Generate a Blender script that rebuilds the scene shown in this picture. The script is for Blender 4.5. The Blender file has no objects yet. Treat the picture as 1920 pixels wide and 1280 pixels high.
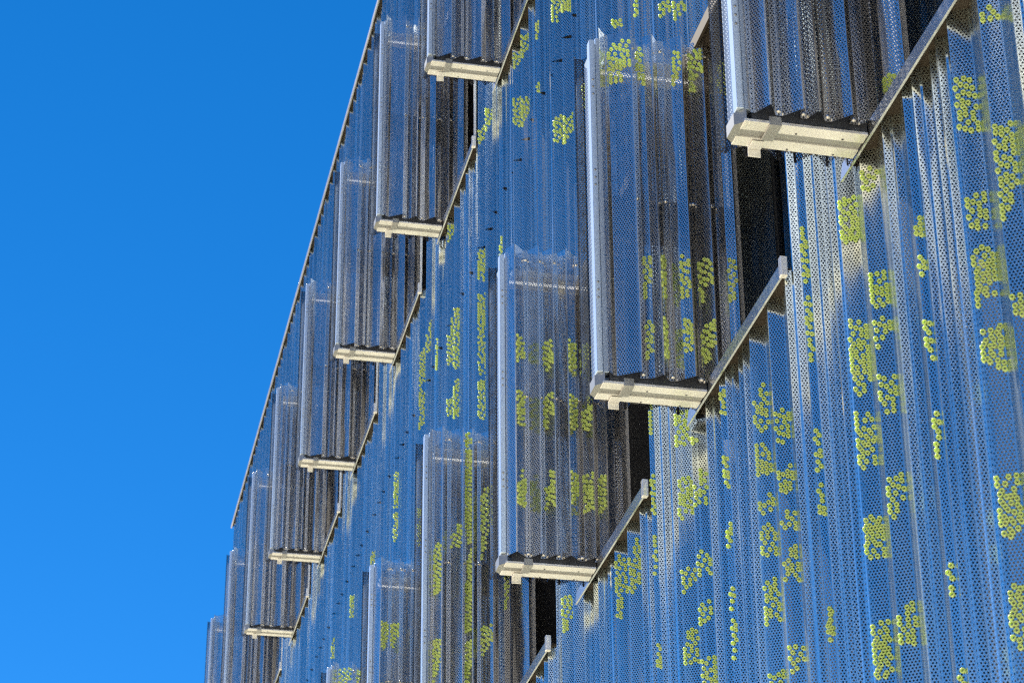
import bpy, bmesh, math, random
from mathutils import Matrix, Vector
random.seed(11)
SC = bpy.context.scene
COL = SC.collection

# ------------------------------------------------------------------ camera, sky, sun, exposure
F_PX, YAW, PITCH, ROLL, CAM_W = 4685.4, 0.2116, 0.4823, -0.0073, 2.6009
ZC = 1.6                                    # eye height: every height below is above the ground
cd = bpy.data.cameras.new('camera'); cam = bpy.data.objects.new('camera', cd); COL.objects.link(cam)
fw = Vector((math.sin(YAW)*math.cos(PITCH), math.cos(YAW)*math.cos(PITCH), math.sin(PITCH)))
rt0 = Vector((math.cos(YAW), -math.sin(YAW), 0)); up0 = rt0.cross(fw)
rt = rt0*math.cos(ROLL)+up0*math.sin(ROLL); up = -rt0*math.sin(ROLL)+up0*math.cos(ROLL)
m = Matrix((rt, up, -fw)).transposed().to_4x4(); m.translation = Vector((-CAM_W, 0, ZC))
cam.matrix_world = m
cd.sensor_width = 36; cd.lens = F_PX/1920*36; cd.clip_start = 0.05; cd.clip_end = 2000
cd.dof.use_dof = True; cd.dof.focus_distance = 11.0; cd.dof.aperture_fstop = 9.5
SC.camera = cam

SUN_EL, SUN_AZ = math.radians(50), math.radians(-21)     # azimuth from +Y towards +X
world = bpy.data.worlds.new('World'); SC.world = world; world.use_nodes = True
wn = world.node_tree; wn.nodes.clear()
sky = wn.nodes.new('ShaderNodeTexSky'); sky.sky_type = 'NISHITA'; sky.sun_disc = False
sky.sun_elevation = SUN_EL; sky.sun_rotation = SUN_AZ
sky.altitude = 5000; sky.air_density = 1.0; sky.dust_density = 0.0; sky.ozone_density = 3.0
hs = wn.nodes.new('ShaderNodeHueSaturation'); hs.inputs['Saturation'].default_value = 1.33; hs.inputs['Value'].default_value = 1.0
bg = wn.nodes.new('ShaderNodeBackground'); bg.inputs[1].default_value = 0.058
wo = wn.nodes.new('ShaderNodeOutputWorld')
wn.links.new(sky.outputs[0], hs.inputs['Color']); wn.links.new(hs.outputs[0], bg.inputs[0]); wn.links.new(bg.outputs[0], wo.inputs[0])
sd = bpy.data.lights.new('sun', 'SUN'); sd.energy = 5.0; sd.angle = math.radians(0.53); sd.color = (1.0, 0.93, 0.82)
sun = bpy.data.objects.new('sun', sd); COL.objects.link(sun)
sdir = Vector((math.sin(SUN_AZ)*math.cos(SUN_EL), math.cos(SUN_AZ)*math.cos(SUN_EL), math.sin(SUN_EL)))
sun.rotation_euler = sdir.to_track_quat('Z', 'Y').to_euler(); sun.location = (-10, 20, 30)
SC.view_settings.view_transform = 'Standard'; SC.view_settings.look = 'None'
SC.view_settings.gamma = 1; SC.view_settings.use_curve_mapping = False
SC.view_settings.exposure = 1.8
SC.cycles.use_denoising = False; SC.cycles.use_adaptive_sampling = False; SC.cycles.sample_clamp_indirect = 2.5; SC.cycles.blur_glossy = 1.0; SC.cycles.filter_width = 1.25
SC.cycles.max_bounces = 8; SC.cycles.transparent_max_bounces = 24
SC.cycles.diffuse_bounces = 3; SC.cycles.glossy_bounces = 5

# ------------------------------------------------------------------ materials
def mat(name):
    M = bpy.data.materials.new(name); M.use_nodes = True
    N = M.node_tree; b = N.nodes['Principled BSDF']; return M, N, b
def node(N, t, **kw):
    n = N.nodes.new(t)
    for k, v in kw.items(): setattr(n, k, v)
    return n
def mathn(N, op, a, b=None, c=None):
    n = N.nodes.new('ShaderNodeMath'); n.operation = op
    for i, v in enumerate((a, b, c)):
        if v is None: continue
        if isinstance(v, (int, float)): n.inputs[i].default_value = v
        else: N.links.new(v, n.inputs[i])
    return n.outputs[0]
def noise_col(N, b, ca, cb, scale=(3, 3, 3), detail=4, lo=.35, hi=.65):
    tc = node(N, 'ShaderNodeTexCoord'); mp = node(N, 'ShaderNodeMapping'); mp.inputs['Scale'].default_value = scale
    nz = node(N, 'ShaderNodeTexNoise'); nz.inputs['Detail'].default_value = detail; nz.inputs['Scale'].default_value = 1
    rp = node(N, 'ShaderNodeValToRGB'); rp.color_ramp.elements[0].position = lo; rp.color_ramp.elements[1].position = hi
    rp.color_ramp.elements[0].color = (*ca, 1); rp.color_ramp.elements[1].color = (*cb, 1)
    N.links.new(tc.outputs['Object'], mp.inputs[0]); N.links.new(mp.outputs[0], nz.inputs[0])
    N.links.new(nz.outputs[0], rp.inputs[0]); N.links.new(rp.outputs[0], b.inputs['Base Color'])
    return nz, mp
PITCH_U, PITCH_V = 0.0112, 0.0097
def perforated(name, ca, cb, rough, metallic, radius=0.0034, swap=False, shade_or_coat=.035):
    """Sheet metal punched with staggered round holes; UV is in metres along the sheet, the second UV is the distance to the bend."""
    M, N, b = mat(name)
    nz, mp = noise_col(N, b, ca, cb, (1.6, 1.6, .45), 5)
    # outside bare anodised metal, back face darkened to paint in the shade behind the sheet
    geo = node(N, 'ShaderNodeNewGeometry'); src = b.inputs['Base Color'].links[0].from_socket
    mc = node(N, 'ShaderNodeMix', data_type='RGBA'); N.links.new(geo.outputs['Backfacing'], mc.inputs[0]); N.links.new(src, mc.inputs[6])
    mc.inputs[7].default_value = (shade_or_coat, shade_or_coat, shade_or_coat*1.08, 1); N.links.new(mc.outputs[2], b.inputs['Base Color'])
    b.inputs['Metallic'].default_value = metallic
    t0 = node(N, 'ShaderNodeTexCoord'); m0 = node(N, 'ShaderNodeMapping'); m0.inputs['Scale'].default_value = (14, 14, .7)
    n0 = node(N, 'ShaderNodeTexNoise'); n0.inputs['Scale'].default_value = 1; n0.inputs['Detail'].default_value = 5
    mr_ = node(N, 'ShaderNodeMapRange'); mr_.inputs[1].default_value = .3; mr_.inputs[2].default_value = .7
    mr_.inputs[3].default_value = rough-.06; mr_.inputs[4].default_value = rough+.10
    N.links.new(t0.outputs['Object'], m0.inputs[0]); N.links.new(m0.outputs[0], n0.inputs[0]); N.links.new(n0.outputs[0], mr_.inputs[0])
    N.links.new(mr_.outputs[0], b.inputs['Roughness'])
    # faint waviness of thin sheet
    tc = node(N, 'ShaderNodeTexCoord'); m2 = node(N, 'ShaderNodeMapping'); m2.inputs['Scale'].default_value = (9, 9, 1.3)
    n2 = node(N, 'ShaderNodeTexNoise'); n2.inputs['Scale'].default_value = 1; n2.inputs['Detail'].default_value = 2
    bp = node(N, 'ShaderNodeBump'); bp.inputs['Strength'].default_value = .35; bp.inputs['Distance'].default_value = .02
    N.links.new(tc.outputs['Object'], m2.inputs[0]); N.links.new(m2.outputs[0], n2.inputs[0])
    N.links.new(n2.outputs[0], bp.inputs['Height']); N.links.new(bp.outputs[0], b.inputs['Normal'])
    uv = node(N, 'ShaderNodeUVMap', uv_map='metres'); sx = node(N, 'ShaderNodeSeparateXYZ'); N.links.new(uv.outputs[0], sx.inputs[0])
    u = mathn(N, 'DIVIDE', sx.outputs[1] if swap else sx.outputs[0], PITCH_U); v = mathn(N, 'DIVIDE', sx.outputs[0] if swap else sx.outputs[1], PITCH_V*2)
    def cell(ou, ov):
        a = mathn(N, 'FRACT', mathn(N, 'ADD', u, ou)); c = mathn(N, 'FRACT', mathn(N, 'ADD', v, ov))
        a = mathn(N, 'MULTIPLY', mathn(N, 'SUBTRACT', a, .5), PITCH_U); c = mathn(N, 'MULTIPLY', mathn(N, 'SUBTRACT', c, .5), PITCH_V*2)
        return mathn(N, 'ADD', mathn(N, 'MULTIPLY', a, a), mathn(N, 'MULTIPLY', c, c))
    d = mathn(N, 'MINIMUM', cell(0, 0), cell(.5, .5))
    hole = mathn(N, 'LESS_THAN', d, radius**2)
    uv2 = node(N, 'ShaderNodeUVMap', uv_map='edge'); s2 = node(N, 'ShaderNodeSeparateXYZ'); N.links.new(uv2.outputs[0], s2.inputs[0])
    mg = mathn(N, 'GREATER_THAN', mathn(N, 'SUBTRACT', s2.outputs[1], mathn(N, 'ABSOLUTE', s2.outputs[0])), .0035)
    fac = mathn(N, 'MULTIPLY', hole, mg)
    tr = node(N, 'ShaderNodeBsdfTransparent'); mx = node(N, 'ShaderNodeMixShader'); out = N.nodes['Material Output']
    N.links.new(fac, mx.inputs[0]); N.links.new(b.outputs[0], mx.inputs[1]); N.links.new(tr.outputs[0], mx.inputs[2])
    N.links.new(mx.outputs[0], out.inputs[0])
    return M
def plain(name, ca, cb, rough, metallic=0, scale=(3, 3, 3), shade_or_coat=0):
    M, N, b = mat(name); noise_col(N, b, ca, cb, scale); b.inputs['Roughness'].default_value = rough
    b.inputs['Metallic'].default_value = metallic; b.inputs['Coat Weight'].default_value = shade_or_coat
    return M
M_CLAD = perforated('perforated_cladding_metal', (.68, .80, .81), (.86, .95, .94), .18, .95, radius=.0033)
M_SKIN = perforated('perforated_shutter_metal', (.68, .68, .68), (.94, .93, .91), .16, .93, radius=.0034, shade_or_coat=.13)
M_PAINT = plain('satin_anodised_aluminium', (.74, .74, .72), (.88, .88, .86), .25, .55, (5, 5, .8))
M_STILE = plain('sky_tinted_stile', (.58, .72, .90), (.66, .79, .94), .25, .5, (5, 5, .8))  # blue sky light is put into the base colour of this metal
M_GREY = plain('grey_clip_metal', (.30, .31, .31), (.40, .41, .40), .4, .6)
M_TRIM = plain('sill_metal', (.58, .61, .64), (.70, .73, .76), .28, .95, (5, 5, 5))
M_COPE = plain('coping_metal', (.34, .36, .42), (.44, .46, .52), .35, .95, (5, 5, 5))
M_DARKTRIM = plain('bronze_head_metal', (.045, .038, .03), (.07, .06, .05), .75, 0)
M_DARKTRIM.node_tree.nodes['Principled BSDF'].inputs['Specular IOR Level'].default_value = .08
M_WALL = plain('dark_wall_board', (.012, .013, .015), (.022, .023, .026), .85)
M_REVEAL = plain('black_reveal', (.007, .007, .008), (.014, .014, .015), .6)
M_FRAME = plain('dark_grey_window_frame', (.05, .052, .055), (.07, .072, .075), .4)
M_RAIL = plain('dark_mid_rail', (.035, .04, .05), (.05, .055, .065), .5, .3)
M_SCREW = plain('screw_steel', (.55, .55, .55), (.7, .7, .7), .22, 1)
M_GLASS, _N, _b = mat('dark_window_glass'); _b.inputs['Base Color'].default_value = (.008, .010, .012, 1); _b.inputs['Roughness'].default_value = .04; _b.inputs['Specular IOR Level'].default_value = .5
M_CAP, _N, _b = mat('lime_plastic_cap')
noise_col(_N, _b, (.70, .86, .24), (.80, .92, .34), (7, 7, 7)); _b.inputs['Roughness'].default_value = .32
_b.inputs['Subsurface Weight'].default_value = 0
_t = node(_N, 'ShaderNodeBsdfTranslucent'); _t.inputs[0].default_value = (.62, .78, .10, 1)
_x = node(_N, 'ShaderNodeMixShader'); _x.inputs[0].default_value = .35
_N.links.new(_b.outputs[0], _x.inputs[1]); _N.links.new(_t.outputs[0], _x.inputs[2]); _N.links.new(_x.outputs[0], _N.nodes['Material Output'].inputs[0])
M_GROUND, _N, _b = mat('pale_paving'); noise_col(_N, _b, (.33, .275, .19), (.42, .36, .26), (.6, .6, .6), 8); _b.inputs['Roughness'].default_value = .8
_br = node(_N, 'ShaderNodeTexNoise'); _br.inputs['Scale'].default_value = 60; _bp = node(_N, 'ShaderNodeBump'); _bp.inputs['Strength'].default_value = .2
_N.links.new(_br.outputs[0], _bp.inputs['Height']); _N.links.new(_bp.outputs[0], _b.inputs['Normal'])

M_ASPH = plain('dark_asphalt', (.045, .047, .05), (.07, .07, .07), .85, 0, (.3, .3, .3))
XWALL = .2
# ------------------------------------------------------------------ helpers
def link(name, me, parent=None, label=None, kind=None):
    o = bpy.data.objects.new(name, me); COL.objects.link(o)
    if parent is not None: o.parent = parent
    if label: o['label'] = label
    if kind: o['kind'] = kind
    return o
def thing(name, loc, label, cat, group=None):
    o = bpy.data.objects.new(name, None); COL.objects.link(o); o.location = loc; o.empty_display_size = .2
    o['label'] = label; o['category'] = cat
    if group: o['group'] = group
    return o
class MB:
    def __init__(s): s.v = []; s.f = []; s.uv = []; s.e = []
    def face(s, pts, uv=None, ed=None):
        n = len(s.v); s.v += [tuple(p) for p in pts]; s.f.append(tuple(range(n, n+len(pts))))
        s.uv.append(uv or [(0, 0)]*len(pts)); s.e.append(ed or [(0, 0)]*len(pts))
    def box(s, x0, x1, y0, y1, z0, z1):
        P = [(x, y, z) for z in (z0, z1) for y in (y0, y1) for x in (x0, x1)]
        for q in ((0, 2, 3, 1), (4, 5, 7, 6), (0, 1, 5, 4), (1, 3, 7, 5), (3, 2, 6, 7), (2, 0, 4, 6)):
            s.face([P[i] for i in q])
    def sheet(s, prof, ztop, zbot):
        """vertical folded sheet: prof = list of (x, y); ztop/zbot = height or function of index"""
        acc = 0
        for i in range(len(prof)-1):
            (xa, ya), (xb, yb) = prof[i], prof[i+1]; w = math.hypot(xb-xa, yb-ya)
            if w < 1e-5: continue
            ta, tb = (ztop(i, 0), ztop(i, 1)) if callable(ztop) else (ztop, ztop)
            s.face([(xa, ya, zbot), (xb, yb, zbot), (xb, yb, tb), (xa, ya, ta)],
                   [(0, zbot), (w, zbot), (w, tb), (0, ta)],
                   [(-w/2, w/2), (w/2, w/2), (w/2, w/2), (-w/2, w/2)])
            acc += w
    def mesh(s, name, M, bevel=0):
        me = bpy.data.meshes.new(name); me.from_pydata(s.v, [], s.f); me.materials.append(M)
        a = me.uv_layers.new(name='metres'); b = me.uv_layers.new(name='edge'); k = 0
        for i in range(len(s.f)):
            for j in range(len(s.f[i])): a.data[k].uv = s.uv[i][j]; b.data[k].uv = s.e[i][j]; k += 1
        if bevel:
            bm = bmesh.new(); bm.from_mesh(me); bmesh.ops.remove_doubles(bm, verts=bm.verts, dist=1e-5)
            bmesh.ops.bevel(bm, geom=list(bm.edges), offset=bevel, segments=1, affect='EDGES', profile=.5)
            bm.to_mesh(me); bm.free()
        me.update(); return me
def lathe(prof, n, M, name, axis):
    """ring of given (r, h) points about an axis vector; h along the axis"""
    ax = Vector(axis).normalized(); a = ax.orthogonal().normalized(); b = ax.cross(a)
    v = []; f = []
    for r, h in prof:
        for k in range(n):
            t = 2*math.pi*k/n; v.append(tuple(a*(r*math.cos(t))+b*(r*math.sin(t))+ax*h))
    for i in range(len(prof)-1):
        for k in range(n):
            f.append((i*n+k, i*n+(k+1) % n, (i+1)*n+(k+1) % n, (i+1)*n+k))
    me = bpy.data.meshes.new(name); me.from_pydata(v, [], f); me.materials.append(M)
    for p in me.polygons: p.use_smooth = True
    return me
CAP_PROF = [(.0080, 0), (.0086, .0036), (.0080, .0066), (.0066, .0076), (.0048, .0064), (.0042, .0)]

# ------------------------------------------------------------------ fixed heights and places
ZB2 = 4.3743+ZC; ZB1 = ZB2+4.1; WH = 1.62; SH = 1.6103
U0, S, GAP, WIN = 6.5053, 1.934, 0.3161, 1.2637
ZROOF = 12.513+ZC; YEND = 28.98; ZJ = 7.69+ZC; YNEAR = 3.4
dy_low = {0: .015, 1: 0, 2: -.08, 3: .043, 4: .02, 5: -.05}
dy_up = {0: .017, 1: .015, 2: -.02, 3: 0, 4: .03, 5: -.05}
sdy_low = {2: .04}; sdy_up = {0: -.03, 1: -.06, 2: -.025}

# ------------------------------------------------------------------ ground
g = MB(); g.face([(-900, -900, 0), (900, -900, 0), (900, 900, 0), (-900, 900, 0)])
link('ground', g.mesh('ground', M_GROUND), kind='structure')

# ------------------------------------------------------------------ building
B = thing('perforated_metal_building', (6, 15, 0), 'tall building clad in blue-grey perforated folded metal with rows of windows', 'building')
def bp(name, me, label=None, kind=None, parent=None):
    o = link(name, me, B if parent is None else parent, label, kind)
    if parent is None: o.location = (-6, -15, 0)
    return o
# openings: (yfar, ynear, zsill)
openings_up = []; openings_lo = []
for n in range(-1, 11):
    yf = U0+n*S+GAP
    openings_lo.append((yf+sdy_low.get(n, 0), yf-WIN+sdy_low.get(n, 0)))
for j in range(-1, 8):
    yf = U0+5.8395+j*S+GAP
    openings_up.append((yf+sdy_up.get(j, 0), yf-WIN+sdy_up.get(j, 0)))
openings_lo = [o for o in openings_lo if o[1] > YNEAR+.05]
for j in (-2, -3, -4):
    yf = U0+5.8395+j*S+GAP; openings_up.append((yf, yf-WIN))
openings_up = [o for o in openings_up if o[1] > YNEAR+.05]
openings_up.sort(reverse=True); openings_lo.sort(reverse=True)

# folded profile, running from the far end towards the camera; x inwards
PROF = [(0, .020), (.037, .075), (.222, .024), (.231, .020), (.268, .070), (.440, .023), (.45, .020), (.459, .044), (.469, .047), (.480, .074), (.634, .025), (.641, .020),
        (.665, .040), (.722, .022), (.73, .020), (.739, .043), (.749, .047), (.760, .073), (.832, .042), (.842, .038), (.851, .061), (.900, .036), (.914, .034), (.923, .057), (.932, .060), (.942, .081), (1.038, .022)]
P0, PER = 9.000, 1.044
def profile():
    pts = []
    n0 = int(math.floor((P0-YEND)/PER))-1; n1 = int(math.ceil((P0-YNEAR)/PER))+1
    for n in range(n0, n1+1):
        for k, (s, x) in enumerate(PROF):
            pts.append((x+random.uniform(-.002, .002), P0-n*PER-s, n, k))
    return pts
FULL = profile()
def clip(ya, yb):
    """profile points with y from ya (far) down to yb (near)"""
    out = []
    for i in range(len(FULL)-1):
        a, b = FULL[i], FULL[i+1]
        if b[1] >= ya or a[1] <= yb: continue
        y0, y1 = min(a[1], ya), max(b[1], yb)
        f = lambda y: a[0]+(b[0]-a[0])*(a[1]-y)/(a[1]-b[1])
        if not out: out.append((f(y0), y0, a[3]))
        out.append((f(y1), y1, b[3]))
    return out
def panel(ya, yb, zb, zt, notched=False):
    pr = clip(ya, yb); mb = MB(); P = [(x, y) for x, y, k in pr]
    if notched:
        ks = [k for x, y, k in pr]
        def zt_f(i, e):
            # lower sheets tuck under the upper ones, leaving a dark gap at every fold that faces the street
            k0 = ks[i] if i else -1
            if k0 in (0, 3, 6, 14, 22): return zt-(.024 if e else .008)
            return zt
        mb.sheet(P, zt_f, zb)
    else: mb.sheet(P, zt, zb)
    return bp('cladding_panel', mb.mesh('cladding_panel', M_CLAD))
panels = []
def strip_cuts(ops):
    """alternating pier and window bays from the far end to the near end"""
    bays = []; y = YEND
    for yf, yn in ops:
        if y-yf > .02: bays.append(('pier', y, yf))
        bays.append(('win', yf, yn)); y = yn
    bays.append(('pier', y, YNEAR)); return bays
for kind, ya, yb in strip_cuts(openings_up):
    if kind == 'pier': panels.append((panel(ya, yb, ZJ, ZROOF+.03), ya, yb, ZJ, ZROOF))
    else:
        panels.append((panel(ya, yb, ZJ, ZB1+.035), ya, yb, ZJ, ZB1)); panels.append((panel(ya, yb, ZB1+WH+.03, ZROOF+.03), ya, yb, ZB1+WH, ZROOF))
for kind, ya, yb in strip_cuts(openings_lo):
    if kind == 'pier': panels.append((panel(ya, yb, .9, ZJ, True), ya, yb, .9, ZJ))
    else:
        panels.append((panel(ya, yb, .9, ZB2+.035), ya, yb, .9, ZB2)); panels.append((panel(ya, yb, ZB2+WH+.03, ZJ, True), ya, yb, ZB2+WH, ZJ))
# solid wall behind the cladding with the window holes left open
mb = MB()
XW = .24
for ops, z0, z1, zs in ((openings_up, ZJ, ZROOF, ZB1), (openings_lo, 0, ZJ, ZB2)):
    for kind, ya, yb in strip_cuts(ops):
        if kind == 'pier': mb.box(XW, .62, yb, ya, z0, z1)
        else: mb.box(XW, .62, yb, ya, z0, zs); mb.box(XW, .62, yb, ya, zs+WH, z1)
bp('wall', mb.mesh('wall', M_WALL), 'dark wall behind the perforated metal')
mb = MB(); mb.box(.625, 12, YNEAR, YEND, 0, ZROOF-.05); bp('rear_block', mb.mesh('rear_block', M_WALL))
mb = MB(); mb.box(.11, 12, YEND+.002, YEND+.03, 0, ZROOF+.02); bp('end_wall', mb.mesh('end_wall', M_TRIM))
yc = YNEAR
while yc < YEND+.03:
    y2 = min(yc+2.4, YEND+.03); mb = MB(); dx = random.uniform(-.0015, .0015)
    mb.box(-.004+dx, .010+dx, yc, y2-.005, ZROOF+dx, ZROOF+.040+dx); bp('roof_coping', mb.mesh('roof_coping', M_COPE, .002)); yc = y2
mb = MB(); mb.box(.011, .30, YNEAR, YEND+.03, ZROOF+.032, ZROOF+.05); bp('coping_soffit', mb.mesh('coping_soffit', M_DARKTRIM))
mb = MB(); mb.box(.305, 12, YNEAR, YEND+.03, ZROOF-.04, ZROOF+.03); bp('roof', mb.mesh('roof', M_TRIM))

def window(yf, yn, zs, far_dx=0):
    """frame, glass, reveals, sill and head of one opening"""
    f = MB(); x = .40
    f.box(x, x+.06, yn, yn+.06, zs, zs+WH); f.box(x, x+.06, yf-.06, yf, zs, zs+WH)
    f.box(x, x+.06, yn+.06, yf-.06, zs, zs+.06); f.box(x, x+.06, yn+.06, yf-.06, zs+WH-.06, zs+WH)
    fr = bp('window', f.mesh('window', M_FRAME))
    gl = MB(); gl.box(x+.02, x+.035, yn+.06, yf-.06, zs+.06, zs+WH-.06); link('glass', gl.mesh('glass', M_GLASS), fr)
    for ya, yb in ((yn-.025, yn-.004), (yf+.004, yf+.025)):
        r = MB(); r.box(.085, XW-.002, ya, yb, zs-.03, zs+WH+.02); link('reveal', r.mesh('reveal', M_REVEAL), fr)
    # sill: front flange with mitred far end, underside tray behind it, cream end cap at the near end
    s = MB(); t = .054; mz = .03
    prof = [(0, 0), (0, t), (.008, t), (.008, .0)]
    a = [(px, yf-(mz if pz > .03 else 0), zs+pz) for px, pz in prof]; b = [(px, yn, zs+pz) for px, pz in prof]
    for i in range(len(prof)):
        k = (i+1) % len(prof); s.face([a[i], a[k], b[k], b[i]])
    s.face(a[::-1]); s.face(b)
    so = bp('window_sill', s.mesh('window_sill', M_TRIM))
    c = MB(); c.box(-.005, .022, yn-.022, yn+.006, zs-.003, zs+.078); link('end_cap', c.mesh('end_cap', M_PAINT, .003), so)
    # tray top so that no light falls in behind the flange
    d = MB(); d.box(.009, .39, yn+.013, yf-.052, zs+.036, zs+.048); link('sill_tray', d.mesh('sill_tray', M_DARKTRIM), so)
    h = MB(); h.box(.0, .012, yn, yf, zs+WH-.015, zs+WH+.045); h.box(.013, .24, yn, yf, zs+WH+.012, zs+WH+.026)
    bp('window_head', h.mesh('window_head', M_DARKTRIM))
    if zs > 9:
        j = MB(); j.box(.010, .024, yn-.010, yn+.004, zs+.08, zs+WH-.02); bp('sunlit_edge_strip', j.mesh('sunlit_edge_strip', M_PAINT))  # pale strip added to stand in for the sunlit edge of the cladding
    elif far_dx:
        j = MB(); j.sheet([(.17, yf-.07), (.40, yf-.075)], zs+WH-.1, zs+.05); bp('inner_screen', j.mesh('inner_screen', M_CLAD), 'perforated screen deep inside the opening')
for yf, yn in openings_up: window(yf, yn, ZB1)
for yf, yn in openings_lo: window(yf, yn, ZB2, 1 if yf < 9.2 else 0)

# ------------------------------------------------------------------ lime caps plugged into the holes
CLUSTERS = [(-10, 0, 8.89, 9.07), (-9, 0, 8.85, 9.03), (-9, 0, 8.86, 9.02), (-8, 0, 8.22, 8.62), (-8, 0, 8.83, 8.95), (-8, 0, 8.91, 8.98), (-7, 0, 8.61, 8.83), (-7, 0, 8.76, 8.91), (-7, 0, 8.89, 9.09), (-7, 0, 8.98, 9.17), (-6, 0, 8.15, 8.43), (-6, 0, 9.03, 9.29), (-6, 0, 9.26, 9.63), (-6, 1, 9.49, 9.73), (-6, 2, 9.18, 9.38), (-5, 0, 8.63, 8.75), (-5, 0, 9.02, 9.34), (-5, 0, 9.92, 10.09), (-5, 0, 10.0, 10.15), (-5, 1, 8.51, 8.76), (-5, 1, 8.87, 9.15), (-5, 1, 9.17, 9.28), (-4, 0, 8.1, 8.21), (-4, 0, 8.21, 8.47), (-4, 0, 8.42, 8.62), (-4, 0, 8.64, 8.83), (-4, 0, 8.74, 8.96), (-4, 0, 9.06, 9.25), (-4, 0, 9.11, 9.26), (-4, 0, 10.04, 10.17), (-4, 1, 10.0, 10.15), (-4, 2, 8.84, 8.99), (-3, 0, 9.52, 9.71), (-3, 0, 9.92, 10.06), (-3, 1, 9.37, 9.56), (-3, 1, 9.85, 10.0), (-3, 2, 9.34, 9.41), (-3, 2, 9.7, 9.82), (-2, 0, 5.98, 6.15), (-2, 0, 8.76, 8.92), (-2, 0, 9.54, 9.71), (-2, 1, 8.63, 8.78), (-2, 1, 9.45, 9.6), (-2, 2, 8.56, 8.71), (-1, 0, 5.66, 5.96), (-1, 1, 5.69, 5.93), (-1, 1, 8.63, 8.69), (-1, 2, 5.18, 5.28), (-1, 2, 5.59, 5.77), (-1, 2, 5.88, 6.06), (-1, 2, 6.25, 6.4), (-1, 2, 8.43, 8.52), (0, 0, 5.06, 5.19), (0, 0, 5.35, 5.45), (0, 0, 5.67, 5.85), (0, 0, 6.0, 6.16), (0, 0, 8.13, 8.22), (0, 1, 4.85, 4.99), (0, 1, 5.12, 5.22), (0, 1, 5.34, 5.44), (0, 1, 5.64, 5.79), (0, 1, 5.91, 6.0), (0, 1, 7.97, 8.06), (0, 2, 4.84, 4.99), (0, 2, 5.03, 5.12), (0, 2, 5.27, 5.37), (0, 2, 5.53, 5.66), (0, 2, 5.84, 5.96), (1, 0, 4.55, 4.64), (1, 0, 4.83, 4.98), (1, 0, 5.08, 5.2), (1, 0, 5.23, 5.33), (1, 0, 5.41, 5.52), (1, 0, 5.59, 5.77), (1, 0, 5.94, 6.02), (1, 1, 4.56, 4.65), (1, 1, 4.89, 5.02), (1, 1, 5.08, 5.16), (1, 1, 5.23, 5.32), (1, 1, 5.43, 5.56), (1, 2, 4.5, 4.63), (1, 2, 4.52, 4.63), (1, 2, 4.96, 5.08), (1, 2, 5.11, 5.2), (1, 2, 5.23, 5.32), (1, 2, 5.56, 5.78), (1, 2, 5.87, 6.07), (2, 0, 4.26, 4.4), (2, 0, 4.26, 4.43), (2, 0, 4.65, 4.78), (2, 0, 4.66, 4.79), (2, 0, 4.96, 5.1), (2, 0, 5.0, 5.15), (2, 0, 5.22, 5.34), (2, 0, 5.24, 5.41), (2, 0, 5.34, 5.49), (2, 0, 5.78, 5.89), (2, 0, 5.79, 5.95), (2, 1, 4.27, 4.41), (2, 1, 4.69, 4.83), (2, 1, 5.05, 5.18), (2, 1, 5.27, 5.37), (2, 1, 5.43, 5.55), (2, 1, 5.85, 5.98), (2, 2, 3.97, 4.04), (2, 2, 4.25, 4.37), (2, 2, 4.71, 4.85), (2, 2, 5.02, 5.17), (2, 2, 5.3, 5.39), (2, 2, 5.45, 5.53), (3, 0, 3.96, 4.13), (3, 0, 4.01, 4.12), (3, 0, 4.28, 4.41), (3, 0, 4.29, 4.45), (3, 0, 4.79, 4.91), (3, 0, 4.81, 4.92), (3, 0, 4.99, 5.18), (3, 0, 5.02, 5.13), (3, 0, 5.25, 5.36), (3, 0, 5.58, 5.66), (3, 0, 5.62, 5.77), (3, 1, 4.83, 4.91), (3, 1, 5.14, 5.39), (3, 1, 5.4, 5.46), (3, 1, 5.81, 5.86)]
FAC = {0: (0, 1), 1: (3, 4), 2: (11, 12)}
idx = {(n, k): (x, y) for x, y, n, k in FULL}
def lattice(a, b, z0, z1, seed, dens=.62, margin=.006):
    """cap centres on the punched grid of the facet from a to b: every second hole or so, never two touching"""
    rnd = random.Random(seed); a = Vector((a[0], a[1], 0)); b = Vector((b[0], b[1], 0)); w = (b-a).length; d = (b-a)/w
    out = []; occ = []
    dz = .07*(z1-z0); z0 -= dz; z1 += dz
    r0 = int(round(z0/PITCH_V)); rows = int(round((z1-z0)/PITCH_V)); cols = int(w/PITCH_U)+1
    cut = rnd.choice((0, 0, 1, 2, 3)); cutw = rnd.uniform(.3, .7)
    cells = [(r, c) for r in range(rows) for c in range(cols)]
    rnd.shuffle(cells); ph = rnd.randrange(3)
    cells.sort(key=lambda q: ((q[1]-(q[0]//2)+2*(q[0] % 2)+ph) % 3 != 0) + (rnd.random() < .18))
    e0 = [rnd.choice((0, 0, .08, .16)) for _ in range(cols+2)]; e1 = [rnd.choice((0, 0, .08, .16)) for _ in range(cols+2)]
    for r, c in cells:
        u = (c+(.5 if (r0+r) % 2 else 0))*PITCH_U; z = (r0+r)*PITCH_V
        if u > w-margin*.6 or u < margin*.6: continue
        fr = (z-z0)/(z1-z0)
        if fr < e0[c] or fr > 1-e1[c]: continue
        if cut == 1 and u/w < cutw and fr > .6: continue
        if cut == 2 and u/w > cutw and fr < .35: continue
        if cut == 3 and fr < u/w*.5: continue
        if any((u-p)**2+(z-q)**2 < .0150**2 for p, q in occ): continue
        if rnd.random() > .96: continue
        occ.append((u, z)); out.append(a+d*u+Vector((0, 0, z)))
    n = Vector((-d.y, d.x, 0))
    return out, n
def facing(n):
    return n if n.y < 0 or (abs(n.y) < 1e-6 and n.x < 0) else -n
cap_mesh_cache = {}
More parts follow.
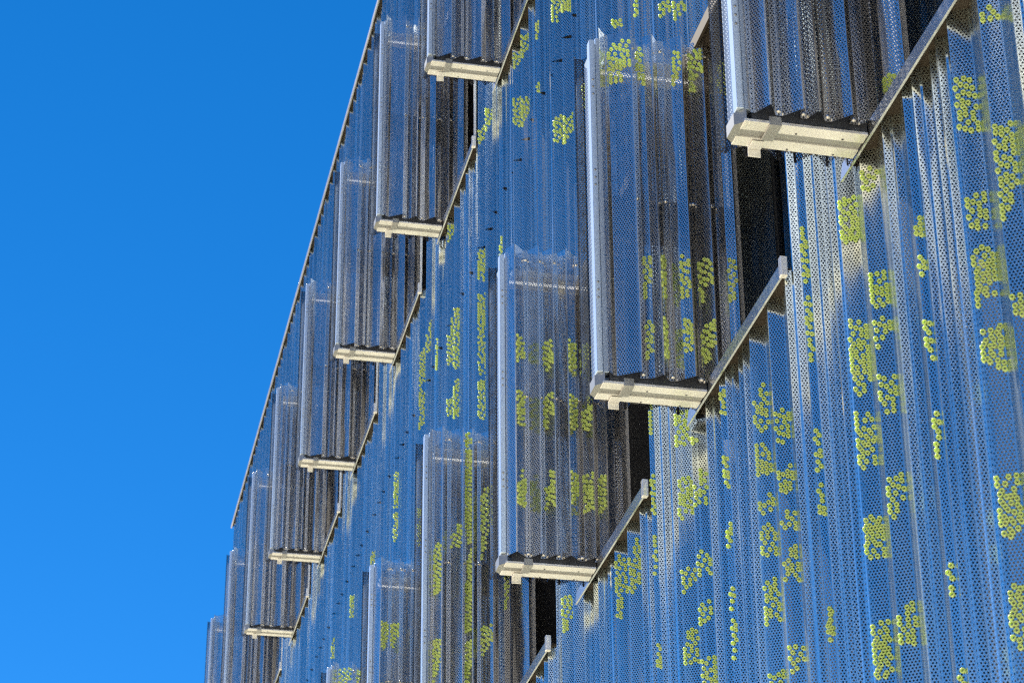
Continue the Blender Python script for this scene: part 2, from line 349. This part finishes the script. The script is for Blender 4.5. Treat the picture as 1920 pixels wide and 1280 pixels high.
def cap_mesh(n):
    k = (round(n.x, 1), round(n.y, 1))
    if k not in cap_mesh_cache: cap_mesh_cache[k] = lathe(CAP_PROF, 10, M_CAP, 'green_cap', (n.x, n.y, 0))
    return cap_mesh_cache[k]
def merged_caps(pts, name, parent, off=Vector((0, 0, 0)), n_seg=8):
    v = []; f = []
    for p, n in pts:
        ax = n; a = Vector((0, 0, 1)); b = ax.cross(a); base = len(v)
        for r, h in CAP_PROF:
            for k in range(n_seg):
                t = 2*math.pi*k/n_seg; v.append(tuple(p+off+a*(r*math.cos(t))+b*(r*math.sin(t))+ax*h))
        for i in range(len(CAP_PROF)-1):
            for k in range(n_seg): f.append((base+i*n_seg+k, base+i*n_seg+(k+1) % n_seg, base+(i+1)*n_seg+(k+1) % n_seg, base+(i+1)*n_seg+k))
    me = bpy.data.meshes.new(name); me.from_pydata(v, [], f); me.materials.append(M_CAP)
    for q in me.polygons: q.use_smooth = True
    return me
caps = []; seen = set()
extra = []
rx = random.Random(3)
for n in range(-8, 5):              # a few more plugs low down, on bands the photograph only half shows
    for k in range(3):
        if rx.random() < .5: extra.append((n, rx.choice((0, 1, 2)), rx.uniform(2.2, 3.8), 0))
extra = [(n, f, z, z+.14) for n, f, z, _ in extra]
def near_opening(y, z):
    for ops, zs in ((openings_up, ZB1), (openings_lo, ZB2)):
        for yf, yn in ops:
            if yn-.02 < y < yf+.02 and zs-.03 < z < zs+WH+.05: return True
    return False
for i, (n, fct, z0, z1) in enumerate(CLUSTERS+extra):
    ka, kb = FAC[fct]
    if (n, ka) not in idx: continue
    pts, nn = lattice(idx[(n, ka)], idx[(n, kb)], z0, z1, i)
    nn = facing(nn)
    for p in pts:
        key = (n, fct, round(p.z/.013), round(p.y/.008))
        if key in seen or near_opening(p.y, p.z): continue
        if not (YNEAR < p.y < YEND): continue
        seen.add(key); caps.append((p, nn))
C0 = Vector((-CAM_W, 0, ZC))
def inframe(p):
    d = p-C0; z = d.dot(fw); x = 960+F_PX*d.dot(rt)/z; y = 640-F_PX*d.dot(up)/z
    return 0 < x < 1920 and 0 < y < 1280
caps.sort(key=lambda c: ((not inframe(c[0])), (c[0]-C0).length))
single, rest = caps[:300], caps[300:]
for p, n in single:
    host = None
    for o, ya, yb, z0, z1 in panels:
        if yb <= p.y <= ya and z0 <= p.z <= z1+.05: host = o; break
    link('green_cap', cap_mesh(n), host or panels[0][0]).location = p
bp('green_cap', merged_caps(rest, 'green_caps', B), 'smaller lime caps farther along the wall', 'stuff')

# ------------------------------------------------------------------ folding shutters
# panel profile: x from the outer tip inwards, d towards the camera
SP = [(.002, .036), (.036, .002), (.050, 0), (.135, .046), (.139, .046), (.142, .0), (.172, 0), (.200, .012), (.226, .036), (.232, .036), (.262, 0),
      (.292, 0), (.318, .022), (.352, .048), (.358, .048), (.385, 0), (.402, 0), (.446, .046), (.450, .046), (.456, 0), (.486, 0), (.512, .030), (.548, .044), (.552, 0), (.572, 0)]
SKIN_X0 = .028
DEP = 1.25
SP_B = [(0, 0), (.030, .046), (.036, .046), (.088, 0), (.108, 0), (.148, .046), (.152, .046), (.155, 0), (.182, 0), (.219, .046), (.223, .046), (.226, 0), (.256, 0),
        (.284, .044), (.290, .044), (.340, 0), (.364, 0), (.402, .046), (.406, .046), (.409, 0), (.436, 0), (.462, .046), (.468, .046), (.518, 0), (.572, 0)]
SP_C = [(0, .020), (.016, 0), (.030, 0), (.062, .046), (.068, .046), (.100, 0), (.122, 0), (.176, .046), (.180, .046), (.184, 0), (.206, 0),
        (.230, .046), (.236, .046), (.268, 0), (.290, 0), (.344, .046), (.348, .046), (.352, 0), (.384, 0), (.410, .030), (.440, .030), (.462, 0), (.486, 0), (.540, .046), (.572, 0)]
SP_D = [(0, .030), (.020, 0), (.035, 0), (.100, .046), (.104, .046), (.107, 0), (.135, 0), (.165, .030), (.180, .030), (.200, 0), (.215, 0), (.285, .046), (.289, .046), (.292, 0),
        (.325, 0), (.360, .030), (.385, 0), (.400, 0), (.465, .046), (.469, .046), (.472, 0), (.500, 0), (.540, .046), (.572, 0)]
SF_B = {0: (2, 3), 1: (4, 5), 2: (8, 9), 3: (13, 15), 4: (16, 17), 5: (20, 22)}
SF_C = {0: (2, 3), 1: (6, 7), 2: (10, 12), 3: (14, 15), 4: (18, 20), 5: (22, 23)}
SCREWS = {0: (.157, .277, .393, .471), 1: (.098, .169, .241, .350, .422), 2: (.111, .195, .279, .368, .474), 3: (.121, .207, .308, .392, .486)}
screw_me = lathe([(.0001, .0075), (.005, .0068), (.0085, .004), (.0095, 0)], 10, M_SCREW, 'screw', (0, -1, 0))
screw_far = lathe([(.0001, .0075), (.005, .0068), (.0085, .004), (.0095, 0)], 8, M_SCREW, 'screw', (0, 1, 0))
dot_me = lathe([(.0001, .002), (.0045, .002), (.005, 0)], 10, M_GREY, 'rivet', (0, -1, 0))
def make_shutter(variant=0):
    SPV = (SP, SP_B, SP_C, SP_D)[variant]; SCV = SCREWS[variant]
    """origin: bottom outer corner, x inwards to the wall, y away from the camera"""
    root = thing('folding_shutter', (0, 0, 0), 'x', 'shutter', 'perforated metal folding shutters standing out from the windows')
    H = SH
    for side in (0, 1):                                     # near leaf, far leaf
        yb = -.004 if side == 0 else .149; sg = -1 if side == 0 else 1
        mb = MB(); pts = [(SKIN_X0+x, yb+sg*d*DEP) for x, d in SPV]
        if side: pts = ([(-.022, yb+.03), (-.012, yb+.046), (.020, yb+.046), (.045, yb+.002)]+pts[2:])[::-1]
        mb.sheet(pts, H+.028, .034 if side == 0 else -.004)
        sk = link('perforated_panel', mb.mesh('perforated_panel', M_SKIN), root)
        for xs in ([SKIN_X0+q for q in SCV] if side == 0 else [SKIN_X0+q for q in SCV[::2]]):
            for zz in (.052, H*.53, H-.022):
                link('screw', screw_me if side == 0 else screw_far, sk).location = (xs, yb+sg*.0005, zz)
        y0, y1 = (0, .062) if side == 0 else (.083, .145)
        fr = MB()
        fr.box(.062, .58, y0+.004, y1-.006, H-.112, H-.078)                # top rail
        fr.box(.58, .62, y0+.002, y1-.002, .052, H-.07)                    # inner stile
        fo = link('leaf_frame', fr.mesh('leaf_frame', M_PAINT, .002), root)
        mr = MB(); mr.box(.064, .578, y0+.006, y1-.008, H*.45, H*.45+.135)
        link('mid_rail', mr.mesh('mid_rail', M_RAIL), fo)
        st = MB()
        if side == 0:
            st.box(0, .024, y0, y0+.042, .05, H-.002); st.box(.027, .048, y0+.004, y1-.002, .05, H+.012)
            st.box(.024, .027, y0+.012, y1-.01, .05, H-.01)
        else:
            st.box(.014, .030, y0, y1, .05, H-.03); st.box(.030, .048, y0+.003, y1, .05, H-.03)
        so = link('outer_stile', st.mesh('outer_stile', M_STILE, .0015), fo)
        if side == 0:
            for zz in (H-.27, H*.56, .38):
                for dz in (0, .035, .07): link('rivet', dot_me, so).location = (.012, -.0004, zz+dz)
    # bottom tracks: two channels with a dark slot between
    for k, (ya, yb_) in enumerate(((-.002, .050), (.094, .147))):
        rl = MB(); rl.box(.022, .444, ya, yb_, .0, .012)
        ro = link('bottom_rail', rl.mesh('bottom_rail', M_PAINT, .0015), root)
        for xx in (.21, .37):
            o = link('rivet', lathe([(.0001, .001), (.004, .001), (.0042, 0)], 8, M_RAIL, 'rivet', (0, 0, -1)), ro); o.location = (xx, yb_-.01, -.0002)
    sl = MB(); sl.box(.050, .444, .004, .142, .0125, .075)  # dark filler box, paints the shade in the gap between panel bottom and rails
    sg2 = MB(); sg2.box(.024, .444, .0505, .0935, .007, .012); link('track_groove', sg2.mesh('track_groove', M_GREY), root); link('gap_shade_filler', sl.mesh('gap_shade_filler', M_RAIL), root)
    pl = MB()                                                # tapered plug where the two tracks meet at the tip
    pl.face([(-.004, .03, 0), (.030, -.001, .002), (.034, .15, .002), (-.004, .11, 0)])
    pl.face([(-.004, .03, .046), (-.004, .11, .046), (.034, .15, .048), (.030, -.001, .048)])
    pl.face([(-.004, .03, 0), (-.004, .03, .046), (.030, -.001, .048), (.030, -.001, .002)])
    pl.face([(-.004, .11, 0), (.034, .15, .002), (.034, .15, .048), (-.004, .11, .046)]); pl.face([(-.004, .03, 0), (-.004, .11, 0), (-.004, .11, .046), (-.004, .03, .046)])
    link('end_plug', pl.mesh('end_plug', M_GREY), root)
    cl = MB(); cl.box(.106, .148, -.0045, .094, -.006, .030); link('clip', cl.mesh('clip', M_GREY, .002), root)
    tb = MB(); tb.box(.080, .124, .150, .155, -.034, .03); tb.box(.080, .124, .100, .150, -.0065, -.003)
    link('hanging_bracket', tb.mesh('hanging_bracket', M_PAINT, .0015), root)
    hb = MB(); hb.box(.02, .60, -.05, .195, .047, .050) if False else None
    return root
protos = {}
def copy_tree(o, parent=None):
    c = o.copy(); COL.objects.link(c)
    if parent is not None: c.parent = parent
    for ch in list(o.children): copy_tree(ch, c)
    return c
LOW = {
    -1: ('nearest shutter of the lower row, above the top right corner', []),
    0: ('largest shutter, cut by the top edge, hanging above the right-hand sill bar', [(.55, .74, (1,)), (.86, .93, (1,)), (.10, .15, (5,)), (.80, .86, (3,))]),
    1: ('big shutter with lime-capped bands standing whole in the middle right', [(.87, .985, (0, 1, 3, 4)), (.25, .36, (1, 2, 3, 4, 5)), (.08, .18, (1, 2, 3, 4)), (.86, .97, (5,))]),
    2: ('shutter left of the biggest whole one, its bottom rail in full view', [(.62, .71, (0, 2, 3, 4)), (.43, .53, (0, 2, 3, 4)), (.18, .28, (0, 2, 3, 4, 5))]),
    3: ('shutter with a tall ochre-lime stripe, running off the bottom edge', [(.62, .985, (2,)), (.55, .80, (3,)), (.58, .66, (1,)), (.30, .56, (2,)), (.42, .58, (0,)), (.36, .5, (4,)), (.2, .3, (3,)), (.10, .24, (0, 2))]),
    4: ('narrow looking shutter with three lime patches just left of the striped one', [(.66, .76, (0, 1, 3)), (.38, .50, (0, 1, 3)), (.2, .3, (3,))]),
    5: ('lowest shutter of the lower row, only its top showing at the bottom edge', [(.93, .99, (0, 1)), (.7, .85, (2,))]),
}
UPL = {
    0: 'upper row shutter cut by the top edge, its bottom rail and clip showing',
    1: 'upper row shutter whose white-lit stile rises nearest the top of the roof edge',
    2: 'third shutter down the upper row, its top level with the second one\'s middle',
    3: 'middle shutter of the upper row, with plain blue and grey panels and sunlit stile',
    4: 'fifth shutter down the upper row, dark grey stripes in its lower half',
    5: 'sixth shutter down the upper row, last one with its bottom rail in view',
    6: 'seventh shutter of the upper row, just below the end of the roof edge',
    7: 'farthest shutter, poking into the blue sky at the bottom left',
}
# facets of the panel that carry caps: indices into SP
SF = {0: (2, 3), 1: (6, 8), 2: (9, 10), 3: (12, 13), 4: (16, 17), 5: (20, 22)}
def put(y, z, label, variant):
    if variant in protos: o = copy_tree(protos[variant])
    else: o = protos[variant] = make_shutter(variant)
    o.location = (-.4479, y, z); o['label'] = label; o.rotation_euler.z = math.radians(random.uniform(-.7, .7))
    return o
near_panels = []
VAR_LOW = {-1: 0, 0: 2, 1: 0, 2: 1, 3: 2, 4: 1, 5: 0}; VAR_UP = {0: 3, 1: 0, 2: 3, 3: 0, 4: 2, 5: 3, 6: 0, 7: 3}
for k, (lab, rows) in LOW.items():
    near_panels.append((k, put(U0+k*S+dy_low.get(k, 0), ZB2, lab, VAR_LOW[k]), rows))
for j, lab in UPL.items(): put(U0+5.8395+j*S+dy_up.get(j, 0), ZB1, lab, VAR_UP[j])
for k, o, rows in near_panels:
    sk = [c for c in o.children if c.name.startswith('perforated_panel')][0]
    pts = []
    for i, (z0, z1, fs) in enumerate(rows):
        for f in fs:
            SV = (SP, SP_B, SP_C)[VAR_LOW[k]]; a, b = (SF, SF_B, SF_C)[VAR_LOW[k]][f]
            if b-a == 2: a, b = (a+1, b) if abs(SV[b][0]-SV[a+1][0]) > abs(SV[a+1][0]-SV[a][0]) else (a, a+1)
            A = (SKIN_X0+SV[a][0], -.004-SV[a][1]*DEP); Bq = (SKIN_X0+SV[b][0], -.004-SV[b][1]*DEP)
            q, n = lattice(A, Bq, z0*SH, z1*SH, 1000*k+31*i+f, margin=.004)
            n = facing(n); pts += [(p, n) for p in q]
    if not pts: continue
    if k in (0, 1, 2):
        pts.sort(key=lambda c: -c[0].z if k else c[0].z)
        for p, n in pts[:300]: link('green_cap', cap_mesh(n), sk).location = p
        if len(pts) > 300: link('green_cap', merged_caps(pts[300:], 'green_caps', sk), sk, None, 'stuff')
    else:
        link('green_cap', merged_caps(pts, 'green_caps', sk), sk, None, 'stuff')
